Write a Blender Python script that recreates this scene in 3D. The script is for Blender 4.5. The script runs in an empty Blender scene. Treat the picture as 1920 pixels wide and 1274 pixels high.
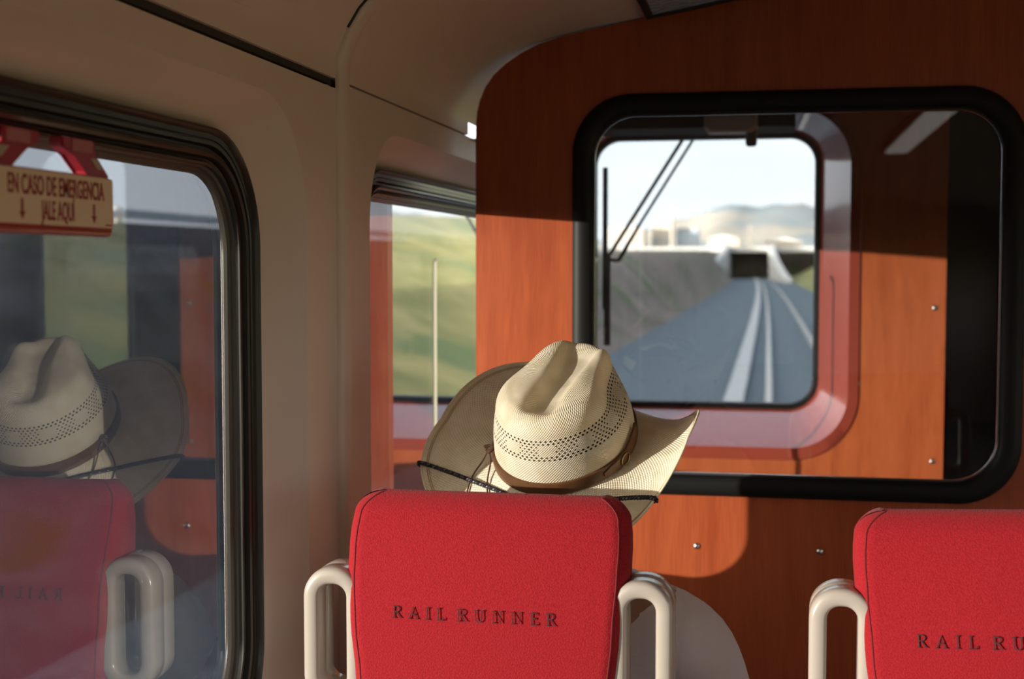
import bpy, bmesh, math, random
from mathutils import Vector, Matrix, Euler
PI = math.pi
random.seed(7)
S = bpy.context.scene
COL = S.collection

# ------------------------------------------------------------------ camera
CAMPOS = Vector((0, 0, 1.45))
cam_d = bpy.data.cameras.new('camera'); cam = bpy.data.objects.new('camera', cam_d); COL.objects.link(cam)
right = Vector((0.98138503, 0.19205057, 0.0)); up = Vector((-0.01073801, 0.05487159, 0.99843568)); fwd = Vector((-0.19175014, 0.97984983, -0.0559124))
M4 = Matrix(((right.x, up.x, -fwd.x, CAMPOS.x), (right.y, up.y, -fwd.y, CAMPOS.y), (right.z, up.z, -fwd.z, CAMPOS.z), (0, 0, 0, 1)))
cam.matrix_world = M4
cam_d.sensor_width = 36; cam_d.lens = 2500 / 1920 * 36
cam_d.clip_start = 0.05; cam_d.clip_end = 8000
cam_d.dof.use_dof = True; cam_d.dof.focus_distance = 1.88; cam_d.dof.aperture_fstop = 4.6; cam_d.dof.aperture_blades = 7
S.camera = cam

# ------------------------------------------------------------------ light
S.view_settings.view_transform = 'Standard'
try: S.view_settings.look = 'None'
except Exception: pass
S.view_settings.gamma = 1.0; S.view_settings.use_curve_mapping = False
S.view_settings.exposure = 0.3
W = bpy.data.worlds.new('world'); S.world = W; W.use_nodes = True
wn = W.node_tree.nodes; wl = W.node_tree.links; wn.clear()
wo = wn.new('ShaderNodeOutputWorld'); wb = wn.new('ShaderNodeBackground'); wg = wn.new('ShaderNodeNewGeometry')
wsx = wn.new('ShaderNodeSeparateXYZ'); wr = wn.new('ShaderNodeValToRGB'); wno = wn.new('ShaderNodeTexNoise'); wmx = wn.new('ShaderNodeMix')
wtc = wn.new('ShaderNodeTexCoord'); wmp = wn.new('ShaderNodeMapping'); wmp.inputs['Scale'].default_value = (3, 3, 14)
wl.new(wtc.outputs['Generated'], wsx.inputs[0]); wl.new(wsx.outputs['Z'], wr.inputs[0])
e = wr.color_ramp.elements; e[0].position = 0.0; e[0].color = (0.95, 0.98, 1.0, 1); e[1].position = 0.7; e[1].color = (0.70, 0.82, 1.0, 1)
n_ = wr.color_ramp.elements.new(0.16); n_.color = (0.83, 0.92, 1.0, 1)
wl.new(wtc.outputs['Generated'], wmp.inputs[0]); wl.new(wmp.outputs[0], wno.inputs['Vector']); wno.inputs['Scale'].default_value = 1.6; wno.inputs['Detail'].default_value = 4
wr2 = wn.new('ShaderNodeValToRGB'); wr2.color_ramp.elements[0].position = .48; wr2.color_ramp.elements[1].position = .7
wl.new(wno.outputs['Fac'], wr2.inputs[0])
wmx.data_type = 'RGBA'; wl.new(wr2.outputs[0], wmx.inputs[0]); wl.new(wr.outputs[0], wmx.inputs[6]); wmx.inputs[7].default_value = (1.0, 1.0, 1.0, 1)
SUN_AZ = math.radians(50.5)            # travel direction, measured from the track towards +x
SUN_DIR = Vector((math.sin(SUN_AZ), math.cos(SUN_AZ), -0.08 * math.sin(SUN_AZ))).normalized()
# evening glow of the sky round the low sun
wd_ = wn.new('ShaderNodeVectorMath'); wd_.operation = 'DOT_PRODUCT'; wd_.inputs[1].default_value = tuple(-SUN_DIR); wl.new(wtc.outputs['Generated'], wd_.inputs[0])
wm1 = wn.new('ShaderNodeMath'); wm1.operation = 'MAXIMUM'; wm1.inputs[1].default_value = 0.0; wl.new(wd_.outputs['Value'], wm1.inputs[0])
wm2 = wn.new('ShaderNodeMath'); wm2.operation = 'POWER'; wm2.inputs[1].default_value = 3.0; wl.new(wm1.outputs[0], wm2.inputs[0])
wgl = wn.new('ShaderNodeVectorMath'); wgl.operation = 'SCALE'; wgl.inputs[0].default_value = (8.0, 6.7, 4.9); wl.new(wm2.outputs[0], wgl.inputs['Scale'])
wad = wn.new('ShaderNodeVectorMath'); wad.operation = 'ADD'; wl.new(wmx.outputs[2], wad.inputs[0]); wl.new(wgl.outputs[0], wad.inputs[1])
wl.new(wad.outputs[0], wb.inputs[0]); wb.inputs['Strength'].default_value = 1.9; wl.new(wb.outputs[0], wo.inputs[0])

sd = bpy.data.lights.new('sun', 'SUN'); so = bpy.data.objects.new('sun', sd); COL.objects.link(so)
sd.energy = 26.0; sd.color = (1.0, 0.90, 0.76); sd.angle = math.radians(0.55)
so.rotation_euler = SUN_DIR.to_track_quat('-Z', 'Y').to_euler(); so.location = (-20, -15, 12)

# ------------------------------------------------------------------ render-neutral cycles preferences
S.cycles.use_denoising = True
S.cycles.max_bounces = 10; S.cycles.transparent_max_bounces = 16; S.cycles.caustics_reflective = False; S.cycles.caustics_refractive = False
S.cycles.sample_clamp_indirect = 6.0

# ================================================================== materials
def mat(name, col=(.5, .5, .5), rough=.5, metal=0.0, spec=.5, coat=0.0, sheen=0.0):
    m = bpy.data.materials.new(name); m.use_nodes = True
    b = m.node_tree.nodes['Principled BSDF']
    b.inputs['Base Color'].default_value = (*col, 1); b.inputs['Roughness'].default_value = rough; b.inputs['Metallic'].default_value = metal
    b.inputs['Specular IOR Level'].default_value = spec
    if coat: b.inputs['Coat Weight'].default_value = coat; b.inputs['Coat Roughness'].default_value = .1
    if sheen: b.inputs['Sheen Weight'].default_value = sheen; b.inputs['Sheen Roughness'].default_value = .5
    return m
def N(m, t, **kw):
    n = m.node_tree.nodes.new(t)
    for k, v in kw.items(): setattr(n, k, v)
    return n
def L(m, a, b): m.node_tree.links.new(a, b)
def bsdf(m): return m.node_tree.nodes['Principled BSDF']
def coords(m, scale=(1, 1, 1), out='Object'):
    tc = N(m, 'ShaderNodeTexCoord'); mp = N(m, 'ShaderNodeMapping'); mp.inputs['Scale'].default_value = scale
    L(m, tc.outputs[out], mp.inputs[0]); return mp.outputs[0]
def noise_col(m, c1, c2, vec, scale=5, detail=4, lo=.3, hi=.7, rough=.5):
    no = N(m, 'ShaderNodeTexNoise'); no.inputs['Scale'].default_value = scale; no.inputs['Detail'].default_value = detail; no.inputs['Roughness'].default_value = rough
    L(m, vec, no.inputs['Vector']); r = N(m, 'ShaderNodeValToRGB')
    r.color_ramp.elements[0].position = lo; r.color_ramp.elements[1].position = hi
    r.color_ramp.elements[0].color = (*c1, 1); r.color_ramp.elements[1].color = (*c2, 1)
    L(m, no.outputs['Fac'], r.inputs[0]); L(m, r.outputs[0], bsdf(m).inputs['Base Color']); return no, r
def bump(m, height, strength=.3, dist=.001):
    b = N(m, 'ShaderNodeBump'); b.inputs['Strength'].default_value = strength; b.inputs['Distance'].default_value = dist
    L(m, height, b.inputs['Height']); L(m, b.outputs[0], bsdf(m).inputs['Normal']); return b
def math_(m, op, a, b=None, c=None):
    n = N(m, 'ShaderNodeMath', operation=op)
    for i, x in enumerate((a, b, c)):
        if x is None: continue
        if isinstance(x, (int, float)): n.inputs[i].default_value = x
        else: L(m, x, n.inputs[i])
    return n.outputs[0]

def glass(name, tint, power, per_face=2):
    """window glazing: clear or tinted transmission with Fresnel mirror reflection, shared by the two faces of a pane"""
    m = bpy.data.materials.new(name); m.use_nodes = True; nt = m.node_tree; nt.nodes.clear()
    out = N(m, 'ShaderNodeOutputMaterial'); mix = N(m, 'ShaderNodeMixShader'); tr = N(m, 'ShaderNodeBsdfTransparent'); gl = N(m, 'ShaderNodeBsdfGlossy')
    gl.inputs['Roughness'].default_value = 0.0; gl.inputs['Color'].default_value = (1, 1, 1, 1)
    tr.inputs['Color'].default_value = (*[c ** (1 / per_face) for c in tint], 1)
    ge = N(m, 'ShaderNodeNewGeometry'); dt = N(m, 'ShaderNodeVectorMath', operation='DOT_PRODUCT')
    L(m, ge.outputs['Incoming'], dt.inputs[0]); L(m, ge.outputs['Normal'], dt.inputs[1])
    c = math_(m, 'ABSOLUTE', dt.outputs['Value']); o = math_(m, 'SUBTRACT', 1.0, c); p5 = math_(m, 'POWER', o, 5.0)
    F = math_(m, 'MULTIPLY_ADD', p5, .96, .04); q = math_(m, 'SUBTRACT', 1.0, F); fac = math_(m, 'SUBTRACT', 1.0, math_(m, 'POWER', q, power / per_face))
    L(m, fac, mix.inputs[0]); L(m, tr.outputs[0], mix.inputs[1]); L(m, gl.outputs[0], mix.inputs[2]); L(m, mix.outputs[0], out.inputs[0])
    return m
G_SIDE = glass('tinted_double_glazing', (.20, .21, .225), 4.1)
G_SIDE_R = glass('clear_double_glazing', (.92, .93, .93), 3)
G_FRONT = glass('clear_windscreen_glass', (.90, .93, .93), 2.2)
G_BULK = glass('bulkhead_glass', (.57, .59, .605), 1.8)

M_WALL = mat('beige_wall_liner', (.80, .665, .575), .42, spec=.4)
v = coords(M_WALL, (1, 1, 1)); no_, _ = noise_col(M_WALL, (.72, .60, .52), (.77, .645, .565), v, 3, 3)
n2 = N(M_WALL, 'ShaderNodeTexNoise'); n2.inputs['Scale'].default_value = 700; L(M_WALL, v, n2.inputs['Vector']); bump(M_WALL, n2.outputs['Fac'], .12, .0004)
M_GAP = mat('dark_joint', (.03, .026, .022), .7)
M_CEIL_GREY = mat('grey_ceiling_edge', (.36, .33, .31), .4)
M_RUB = mat('black_rubber', (.009, .009, .008), .5, spec=.2)
M_RUBB = mat('dark_brown_window_seal', (.022, .018, .013), .30, spec=.45)
M_ALU = mat('glazing_bead', (.06, .055, .045), .35, spec=.5)
M_BLACK = mat('matt_black', (.012, .012, .013), .6)
M_CAB = mat('dark_cab_lining', (.011, .009, .009), .75, spec=.2)
M_STEEL = mat('screw_steel', (.62, .6, .57), .3, 1.0)

def wood(name, c1, c2, c3, rough=.34):
    m = mat(name, c1, rough, spec=.4)
    v = coords(m, (1, 1, 1))
    # vertical cherry grain: stretched noise warped by a slow one, with fine pores
    slow = N(m, 'ShaderNodeTexNoise'); slow.inputs['Scale'].default_value = 1.3; slow.inputs['Detail'].default_value = 2; L(m, v, slow.inputs['Vector'])
    mp = N(m, 'ShaderNodeMapping'); mp.inputs['Scale'].default_value = (26, 26, 2.2)
    add = N(m, 'ShaderNodeVectorMath', operation='MULTIPLY_ADD'); add.inputs[1].default_value = (.10, .10, .3)
    L(m, slow.outputs['Color'], add.inputs[0]); L(m, v, add.inputs[2]); L(m, add.outputs[0], mp.inputs[0])
    g = N(m, 'ShaderNodeTexNoise'); g.inputs['Scale'].default_value = 1.0; g.inputs['Detail'].default_value = 5; g.inputs['Roughness'].default_value = .6; L(m, mp.outputs[0], g.inputs['Vector'])
    r = N(m, 'ShaderNodeValToRGB'); r.color_ramp.elements[0].position = .30; r.color_ramp.elements[1].position = .72
    r.color_ramp.elements[0].color = (*c2, 1); r.color_ramp.elements[1].color = (*c3, 1); mid = r.color_ramp.elements.new(.5); mid.color = (*c1, 1)
    L(m, g.outputs['Fac'], r.inputs[0])
    mp2 = N(m, 'ShaderNodeMapping'); mp2.inputs['Scale'].default_value = (420, 420, 14); L(m, v, mp2.inputs[0])
    p = N(m, 'ShaderNodeTexNoise'); p.inputs['Scale'].default_value = 1; p.inputs['Detail'].default_value = 2; L(m, mp2.outputs[0], p.inputs['Vector'])
    mx = N(m, 'ShaderNodeMix', data_type='RGBA', blend_type='MULTIPLY'); mx.inputs[0].default_value = .35
    L(m, r.outputs[0], mx.inputs[6]); rr_ = N(m, 'ShaderNodeValToRGB'); rr_.color_ramp.elements[0].position = .35; rr_.color_ramp.elements[1].position = .6; rr_.color_ramp.elements[0].color = (.55, .45, .4, 1)
    L(m, p.outputs['Fac'], rr_.inputs[0]); L(m, rr_.outputs[0], mx.inputs[7]); L(m, mx.outputs[2], bsdf(m).inputs['Base Color'])
    return m
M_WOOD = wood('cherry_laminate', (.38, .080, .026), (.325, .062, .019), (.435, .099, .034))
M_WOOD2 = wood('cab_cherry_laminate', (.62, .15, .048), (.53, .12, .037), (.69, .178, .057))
M_REVEAL = mat('glossy_red_brown_reveal', (.46, .085, .05), .14, spec=.6, coat=1.0)
bsdf(M_REVEAL).inputs['Coat Roughness'].default_value = .04

def fabric(name, c1, c2):
    m = mat(name, c1, .9, spec=.15, sheen=.08)
    v = coords(m); noise_col(m, c1, c2, v, 420, 3, .35, .65)
    wv = N(m, 'ShaderNodeTexVoronoi'); wv.inputs['Scale'].default_value = 520; L(m, v, wv.inputs['Vector'])
    bump(m, wv.outputs['Distance'], .55, .0009); return m
M_RED = fabric('red_wool_moquette', (.275, .008, .013), (.335, .0135, .019))
M_REDSEAM = mat('dark_red_seam', (.16, .008, .012), .9)
M_THREAD = mat('charcoal_embroidery', (.055, .022, .028), .85)
M_HANDLE = mat('cream_handle_plastic', (.43, .375, .32), .24, spec=.5, coat=.25)
M_SHELL = mat('grey_beige_seat_shell', (.40, .36, .31), .35)
M_SIGNR = mat('red_sign_plastic', (.36, .022, .035), .3, spec=.5)
M_SIGNC = mat('cream_sign_face', (.84, .67, .47), .45)
M_SIGNT = mat('red_sign_lettering', (.33, .022, .03), .5)
M_SIGNL = mat('pale_sticker', (.45, .38, .28), .5)

# ================================================================== mesh helpers
def link(name, me, m=None, parent=None, smooth=True):
    o = bpy.data.objects.new(name, me); COL.objects.link(o)
    if m is not None:
        for x in (m if isinstance(m, (list, tuple)) else [m]): me.materials.append(x)
    if smooth:
        for p in me.polygons: p.use_smooth = True
    if parent is not None: o.parent = parent
    return o
def obj(name, bm, m=None, parent=None, smooth=True, angle=40):
    bmesh.ops.remove_doubles(bm, verts=bm.verts, dist=1e-6)
    bmesh.ops.recalc_face_normals(bm, faces=bm.faces)
    me = bpy.data.meshes.new(name); bm.to_mesh(me); bm.free()
    o = link(name, me, m, parent, smooth)
    if smooth:
        try: me.set_sharp_from_angle(angle=math.radians(angle))
        except Exception: pass
    return o
def empty(name, loc=(0, 0, 0)):
    o = bpy.data.objects.new(name, None); COL.objects.link(o); o.location = loc; o.empty_display_size = .1; return o
def tag(o, label, cat, group=None, kind=None):
    o['label'] = label; o['category'] = cat
    if group: o['group'] = group
    if kind: o['kind'] = kind
    return o
def struct(o, label=None):
    o['kind'] = 'structure'
    if label: o['label'] = label
    return o
def rrect(a0, a1, b0, b1, r, n=8):
    pts = []
    for (ca, cb, s) in ((a1 - r, b1 - r, 0), (a0 + r, b1 - r, 1), (a0 + r, b0 + r, 2), (a1 - r, b0 + r, 3)):
        for k in range(n + 1):
            t = PI / 2 * (s + k / n); pts.append((ca + r * math.cos(t), cb + r * math.sin(t)))
    return pts
def loft(bm, loops, closed=True, cap=False):
    V = [[bm.verts.new(p) for p in lp] for lp in loops]
    n = len(V[0])
    for a, b in zip(V[:-1], V[1:]):
        for i in range(n if closed else n - 1):
            j = (i + 1) % n
            try: bm.faces.new((a[i], a[j], b[j], b[i]))
            except ValueError: pass
    if cap:
        for lp in (V[0], V[-1]):
            try: bm.faces.new(lp)
            except ValueError: pass
    return V
def fill_holes(bm, loops):
    """flat region: first loop outline, the others holes"""
    ed = []
    for lp in loops:
        vs = [bm.verts.new(p) for p in lp]
        for i in range(len(vs)): ed.append(bm.edges.new((vs[i], vs[(i + 1) % len(vs)])))
    bmesh.ops.triangle_fill(bm, use_beauty=True, use_dissolve=False, edges=ed)
def box(bm, x0, x1, y0, y1, z0, z1, bev=0):
    b2 = bmesh.new(); r = bmesh.ops.create_cube(b2, size=1)
    for v_ in b2.verts: v_.co = Vector(((x0 + x1) / 2 + v_.co.x * (x1 - x0), (y0 + y1) / 2 + v_.co.y * (y1 - y0), (z0 + z1) / 2 + v_.co.z * (z1 - z0)))
    if bev: bmesh.ops.bevel(b2, geom=list(b2.edges), offset=bev, segments=3, affect='EDGES', profile=.5)
    merge(bm, b2)
def merge(bm, b2, mtx=None):
    if mtx is not None: bmesh.ops.transform(b2, matrix=mtx, verts=b2.verts)
    me = bpy.data.meshes.new('tmp'); b2.to_mesh(me); b2.free(); bm.from_mesh(me); bpy.data.meshes.remove(me)
def frame_at(pts, i):
    a = Vector(pts[max(i - 1, 0)]); b = Vector(pts[min(i + 1, len(pts) - 1)]); t = (b - a).normalized()
    ref = Vector((0, 0, 1)) if abs(t.z) < .9 else Vector((1, 0, 0)); s = t.cross(ref).normalized(); return t, s, s.cross(t)
def tube(bm, pts, r, n=8, cap=True, closed=False):
    pts = [Vector(p) for p in pts]; loops = []
    m_ = len(pts)
    prev = None
    for i in range(m_):
        if closed: t = (pts[(i + 1) % m_] - pts[i - 1]).normalized()
        else: t = (pts[min(i + 1, m_ - 1)] - pts[max(i - 1, 0)]).normalized()
        if prev is None:
            ref = Vector((0, 0, 1)) if abs(t.z) < .9 else Vector((1, 0, 0)); s = t.cross(ref).normalized()
        else: s = (prev - t * prev.dot(t)).normalized()
        prev = s; u_ = t.cross(s); rr_ = r[i] if isinstance(r, (list, tuple)) else r
        loops.append([pts[i] + (s * math.cos(2 * PI * k / n) + u_ * math.sin(2 * PI * k / n)) * rr_ for k in range(n)])
    if closed: loops.append(loops[0])
    loft(bm, loops, True, cap and not closed)
def cyl(bm, p0, p1, r0, r1=None, n=20): tube(bm, [p0, p1], [r0, r1 if r1 is not None else r0], n)
def catmull(pts, k=8):
    P = [Vector(p) for p in pts]; P = [2 * P[0] - P[1]] + P + [2 * P[-1] - P[-2]]; out = []
    for i in range(1, len(P) - 2):
        for j in range(k):
            t = j / k; a, b, c, d = P[i - 1:i + 3]
            out.append(.5 * ((2 * b) + (c - a) * t + (2 * a - 5 * b + 4 * c - d) * t * t + (3 * b - a - 3 * c + d) * t ** 3))
    out.append(P[-2]); return out
def bake(o):
    """apply an object's modifiers"""
    dg = bpy.context.evaluated_depsgraph_get(); dg.update(); me = bpy.data.meshes.new_from_object(o.evaluated_get(dg)); o.modifiers.clear(); o.data = me
    for p in me.polygons: p.use_smooth = True
    return o

# ================================================================== the carriage shell
XL, XG, XOUT = -.66, -.725, -.75          # liner, glass and outer skin of the left wall
XC = .70; XR = 2 * XC - XL; XRG = 2 * XC - XG; XRO = 2 * XC - XOUT
YB, YBULK, YCAB, YNOSE = -7.2, 2.80, 4.20, 4.42
FLOOR = 0.0
SEAM = 1.7265
WZ0, WZ1, WR = .835, 1.568, .105          # glazing opening
WINS_L = [(-6.95, -5.31), (-4.62, -2.98), (-2.30, -.66), (-.02, 1.690), (2.240, 3.99)]
def win_loops(y0, y1, side):
    """opening loops from the liner to the outer skin: (offset from the glazing opening, x)"""
    out = []
    for (dy, dt, db, x, r) in ((.143, .112, .10, XL, .17), (.137, .106, .095, XL - .006, .166), (.100, .080, .08, XL - .040, .14), (.070, .066, .07, XL - .046, .12), (.045, .045, .045, XG - .014, .12), (.045, .045, .045, XOUT, .12)):
        xx = x if side < 0 else 2 * XC - x
        out.append([(xx, a, b) for a, b in rrect(y0 - dy * (.101 / .143 if side < 0 and y0 > 2 else 1), y1 + dy, WZ0 - db, WZ1 + dt, r, 10)])
    return out
def side_wall(name, wins, side, y0, y1, gaps):
    bm = bmesh.new(); xi = XL if side < 0 else XR; xo = XOUT if side < 0 else XRO
    lp = [win_loops(a, b, side) for a, b in wins]
    fill_holes(bm, [[(xi, y0, FLOOR), (xi, y1, FLOOR), (xi, y1, SEAM - .007), (xi, y0, SEAM - .007)]] + [l[0] for l in lp])
    fill_holes(bm, [[(xo, y0, FLOOR - .3), (xo, y1, FLOOR - .3), (xo, y1, 1.9), (xo, y0, 1.9)]] + [l[-1] for l in lp] + [[(xo, 3.02, 1.70), (xo, 3.60, 1.70), (xo, 3.60, 1.87), (xo, 3.02, 1.87)]])
    for l in lp: loft(bm, l)
    # recessed joint above the liner
    d = .016 * side
    loft(bm, [[(xi, y0, SEAM - .007), (xi, y1, SEAM - .007)], [(xi + d, y0, SEAM - .006), (xi + d, y1, SEAM - .006)], [(xi + d, y0, SEAM + .012), (xi + d, y1, SEAM + .012)]], closed=False)
    return obj(name, bm, M_WALL, angle=35)
wall_l = struct(side_wall('wall_left', WINS_L, -1, YB, YNOSE, None))
WINS_R = [(-6.95, -5.31), (-4.62, -2.98), (-2.30, -.66), (-.02, 1.664), (2.305, 3.99)]
wall_r = struct(side_wall('wall_right', WINS_R, 1, YB, YNOSE, None))

def glazing(name, y0, y1, side):
    """black rubber seal, glazing bead and the pane"""
    sx = lambda x: x if side < 0 else 2 * XC - x
    root = empty(name, (sx(XG), (y0 + y1) / 2, (WZ0 + WZ1) / 2)); struct(root)
    def part(nm, prof, m):
        bm = bmesh.new()
        loft(bm, [[(sx(x) - root.location.x, a - root.location.y, b - root.location.z) for a, b in rrect(y0 - d, y1 + d, WZ0 - d, WZ1 + d, max(.02, WR + d * .8), 12)] for d, x in prof])
        return obj(nm, bm, m, root, angle=28)
    part('rubber_seal', [(0.0578, XL - .046), (0.0571, XL - .040), (0.0550, XL - .0355), (0.0519, XL - .0345), (0.0495, XL - .037), (0.0475, XL - .041), (0.0413, XL - .0415), (0.0406, XL - .0435), (0.0392, XL - .0435), (0.0385, XL - .0415), (0.0337, XL - .042), (0.0316, XL - .049), (0.0282, XL - .049), (0.0261, XL - .041), (0.0220, XL - .039), (0.0186, XL - .041), (0.0165, XL - .049), (0.0138, XL - .051), (0.0117, XL - .046), (0.0083, XL - .047), (0.0090, XL - .056), (0.0090, XL - .068), (.012, XL - .075), (.05, XL - .084)], M_RUBB)
    part('glazing_bead', [(.012, XL - .055), (.009, XL - .053), (.006, XL - .055), (.005, XL - .058), (.002, XL - .059), (-.001, XL - .061), (-.002, XL - .066)], M_ALU)
    bm = bmesh.new(); lp = rrect(y0 - .008, y1 + .008, WZ0 - .008, WZ1 + .008, WR, 12)
    loft(bm, [[(x - root.location.x, a - root.location.y, b - root.location.z) for a, b in lp] for x in (sx(XG), sx(XG - .006))], cap=True)
    obj('pane', bm, G_SIDE if side < 0 else G_SIDE_R, root, smooth=False)
    return root
k_ = 1
for wins, side in ((WINS_L, -1), (WINS_R, 1)):
    for a, b in wins: glazing('window_%d' % k_, a, b, side); k_ += 1

# ceiling: cove profile, mirrored about the carriage centre
COVE = [(-.660, SEAM + .0085), (-.660, 1.762), (-.6565, 1.775), (-.651, 1.787), (-.640, 1.812), (-.622, 1.840), (-.598, 1.866), (-.562, 1.892), (-.515, 1.914), (-.46, 1.930), (-.40, 1.943), (-.33, 1.954), (-.25, 1.968), (-.12, 1.992), (.1, 2.03), (.4, 2.06), (.7, 2.07)]
def cove(side_pts, y): return [(x, y, z) for x, z in side_pts]
FULL = COVE + [(2 * XC - x, z) for x, z in reversed(COVE[:-1])]
bm = bmesh.new()
loft(bm, [cove(FULL, YB), cove(FULL, 2.872)], closed=False)
HI = [p for p in FULL if p[1] > 1.76]
loft(bm, [cove(HI, 2.872), cove(HI, 2.955)], closed=False)                 # the lower cove is open here behind the partition
loft(bm, [cove(FULL, 2.955), cove(FULL, YNOSE)], closed=False)
# return lip at the bottom of the cove
for sg in (0, 1):
    f = lambda x: x if sg == 0 else 2 * XC - x
    for a, b in ((YB, 2.872), (2.955, YNOSE)):
        loft(bm, [[(f(-.660), a, SEAM + .0085), (f(-.660), b, SEAM + .0085)], [(f(-.678), a, SEAM + .0085), (f(-.678), b, SEAM + .0085)]], closed=False)
ceil = struct(obj('ceiling', bm, M_WALL, angle=30))
# roof shell above the lining
bm = bmesh.new()
roof = [(XOUT, 1.86), (-.70, 1.97), (-.55, 2.07), (-.2, 2.16), (.7, 2.22)]; roof = roof + [(2 * XC - x, z) for x, z in reversed(roof[:-1])]
loft(bm, [[(x, YB, z) for x, z in roof], [(x, YNOSE + .1, z) for x, z in roof]], closed=False)
struct(obj('roof', bm, M_SHELL))
bm = bmesh.new(); box(bm, XOUT, XRO, YB, YNOSE, -.12, FLOOR); fl = struct(obj('floor', bm, mat('grey_vinyl_floor', (.10, .10, .105), .5), smooth=False))
v = coords(fl.data.materials[0]); noise_col(fl.data.materials[0], (.20, .19, .18), (.28, .27, .26), v, 90, 3)
bm = bmesh.new(); box(bm, XOUT, XRO, YB - .06, YB, -.12, 2.2); struct(obj('wall_back', bm, M_WALL, smooth=False))

# narrow filler strip closing the thin joint right of the post (left of it the joint stays wide)
bm = bmesh.new(); box(bm, XL - .015, XL - .0004, 2.012, 2.866, SEAM - .0072, SEAM + .0050); struct(obj('trim_1', bm, M_WALL, smooth=False))
bm = bmesh.new(); box(bm, XL - .0155, XL - .006, YB, 1.962, SEAM - .001, SEAM + .0084); struct(obj('trim_9', bm, M_GAP, smooth=False))  # dark strip laid in the wide joint to paint its shade
# pillar cover bead running up the wall and over the cove
bm = bmesh.new()
path = [(XL, FLOOR)] + [(XL, z) for z in (.4, .9, 1.4, SEAM)] + COVE[1:]
prof = [(1.9665, .000), (1.9672, .005), (1.970, .0085), (1.976, .0105), (1.991, .0115), (2.004, .0105), (2.0095, .008), (2.0125, .003), (2.016, .0025), (2.017, .0)]
loops = []
for i, (x, z) in enumerate(path):
    a = Vector(path[max(i - 1, 0)]); b = Vector(path[min(i + 1, len(path) - 1)]); t = (b - a).normalized(); nrm = Vector((t.y, -t.x))
    loops.append([(x + nrm.x * h, y, z + nrm.y * h) for y, h in prof])
loft(bm, loops, closed=False)
tr2 = struct(obj('trim_2', bm, M_WALL, angle=50))
bm = bmesh.new(); tube(bm, [(x + .0012, 1.9645, z - .0008) for x, z in COVE[4:12]], .0021, 6); struct(obj('trim_3', bm, M_GAP))
bm = bmesh.new(); tube(bm, [(XL + .001, 2.0185, z) for z in (1.72, 1.735, 1.755, 1.772)], .0012, 6); struct(obj('trim_4', bm, M_GAP))
# raised ridge on the cove panel before the post
bm = bmesh.new(); tube(bm, [(-.6555, y, 1.7765) for y in (YB + .1, -.5, .5, 1.2, 1.50, 1.62)], [.004, .004, .004, .004, .0035, .001], 8); struct(obj('trim_5', bm, M_WALL))

# ------------------------------------------------------------------ partition with its window
BT = .036
edge = [(-.627, FLOOR), (-.627, 1.74), (-.624, 1.775), (-.618, 1.800), (-.606, 1.828), (-.588, 1.853), (-.562, 1.876), (-.53, 1.897), (-.49, 1.916), (-.44, 1.9305), (-.39, 1.9405), (-.33, 1.9505), (-.25, 1.9645), (-.12, 1.989), (.1, 2.026), (.4, 2.057), (.7, 2.067)]
outline = edge + [(2 * XC - x, z) for x, z in reversed(edge[:-1])]
BX0, BX1, BZ0, BZ1, BR = -.394, .468, .990, 1.783, .105
bm = bmesh.new(); hole = rrect(BX0, BX1, BZ0, BZ1, BR - .01, 12)
for y in (YBULK, YBULK + BT): fill_holes(bm, [[(x, y, z) for x, z in outline], [(x, y, z) for x, z in hole]])
loft(bm, [[(x, YBULK, z) for x, z in hole], [(x, YBULK + BT, z) for x, z in hole]])
loft(bm, [[(x, YBULK, z) for x, z in outline], [(x, YBULK + BT, z) for x, z in outline]])
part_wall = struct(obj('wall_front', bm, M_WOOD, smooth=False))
def screw(parent, x, y, z, r=.0068):
    bm = bmesh.new(); loops = []
    for (d, k) in ((0, 1.0), (.0012, 1.0), (.003, .82), (.0042, .5), (.0046, .22), (.003, .2), (.0028, .02)):
        loops.append([(x + r * k * math.cos(2 * PI * i / 16), y - d, z + r * k * math.sin(2 * PI * i / 16)) for i in range(16)])
    loft(bm, loops, cap=True); return obj('screw', bm, M_STEEL, parent)
for x, z in ((-.152, .859), (.101, .858), (.354, .858), (-.405, .859), (.607, .858)): screw(part_wall, x, YBULK, z)
wroot = struct(empty('window_11', (0, YBULK, 1.39)))
def ring(nm, y_prof, m, parent, x0, x1, z0, z1, r, ang=30):
    bm = bmesh.new(); o = parent.location
    loft(bm, [[(a - o.x, y - o.y, b - o.z) for a, b in rrect(x0 - d, x1 + d, z0 - d, z1 + d, r + d * .8, 14)] for d, y in y_prof]); return obj(nm, bm, m, parent, angle=ang)
Y = YBULK
ring('rubber_frame', [(.024, Y + .002), (.023, Y - .006), (.018, Y - .0115), (.008, Y - .0145), (-.002, Y - .0150), (-.012, Y - .013), (-.018, Y - .008), (-.0195, Y + .002), (-.0195, Y + .016), (-.004, Y + .018), (-.004, Y + .03), (.02, Y + .05), (.024, Y + .036)], M_RUB, wroot, BX0, BX1, BZ0, BZ1, BR, 60)
ring('inner_lip', [(-.0195, Y + .004), (-.021, Y + .0035), (-.0235, Y + .006), (-.0235, Y + .015), (-.0185, Y + .017)], mat('grey_glazing_lip', (.06, .055, .06), .25), wroot, BX0, BX1, BZ0, BZ1, BR)
bm = bmesh.new(); lp = rrect(BX0 + .008, BX1 - .008, BZ0 + .008, BZ1 - .008, BR, 12)
loft(bm, [[(a, y - Y, b - 1.39) for a, b in lp] for y in (Y + .0165, Y + .0225)], cap=True); obj('pane', bm, G_BULK, wroot, smooth=False)

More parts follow.
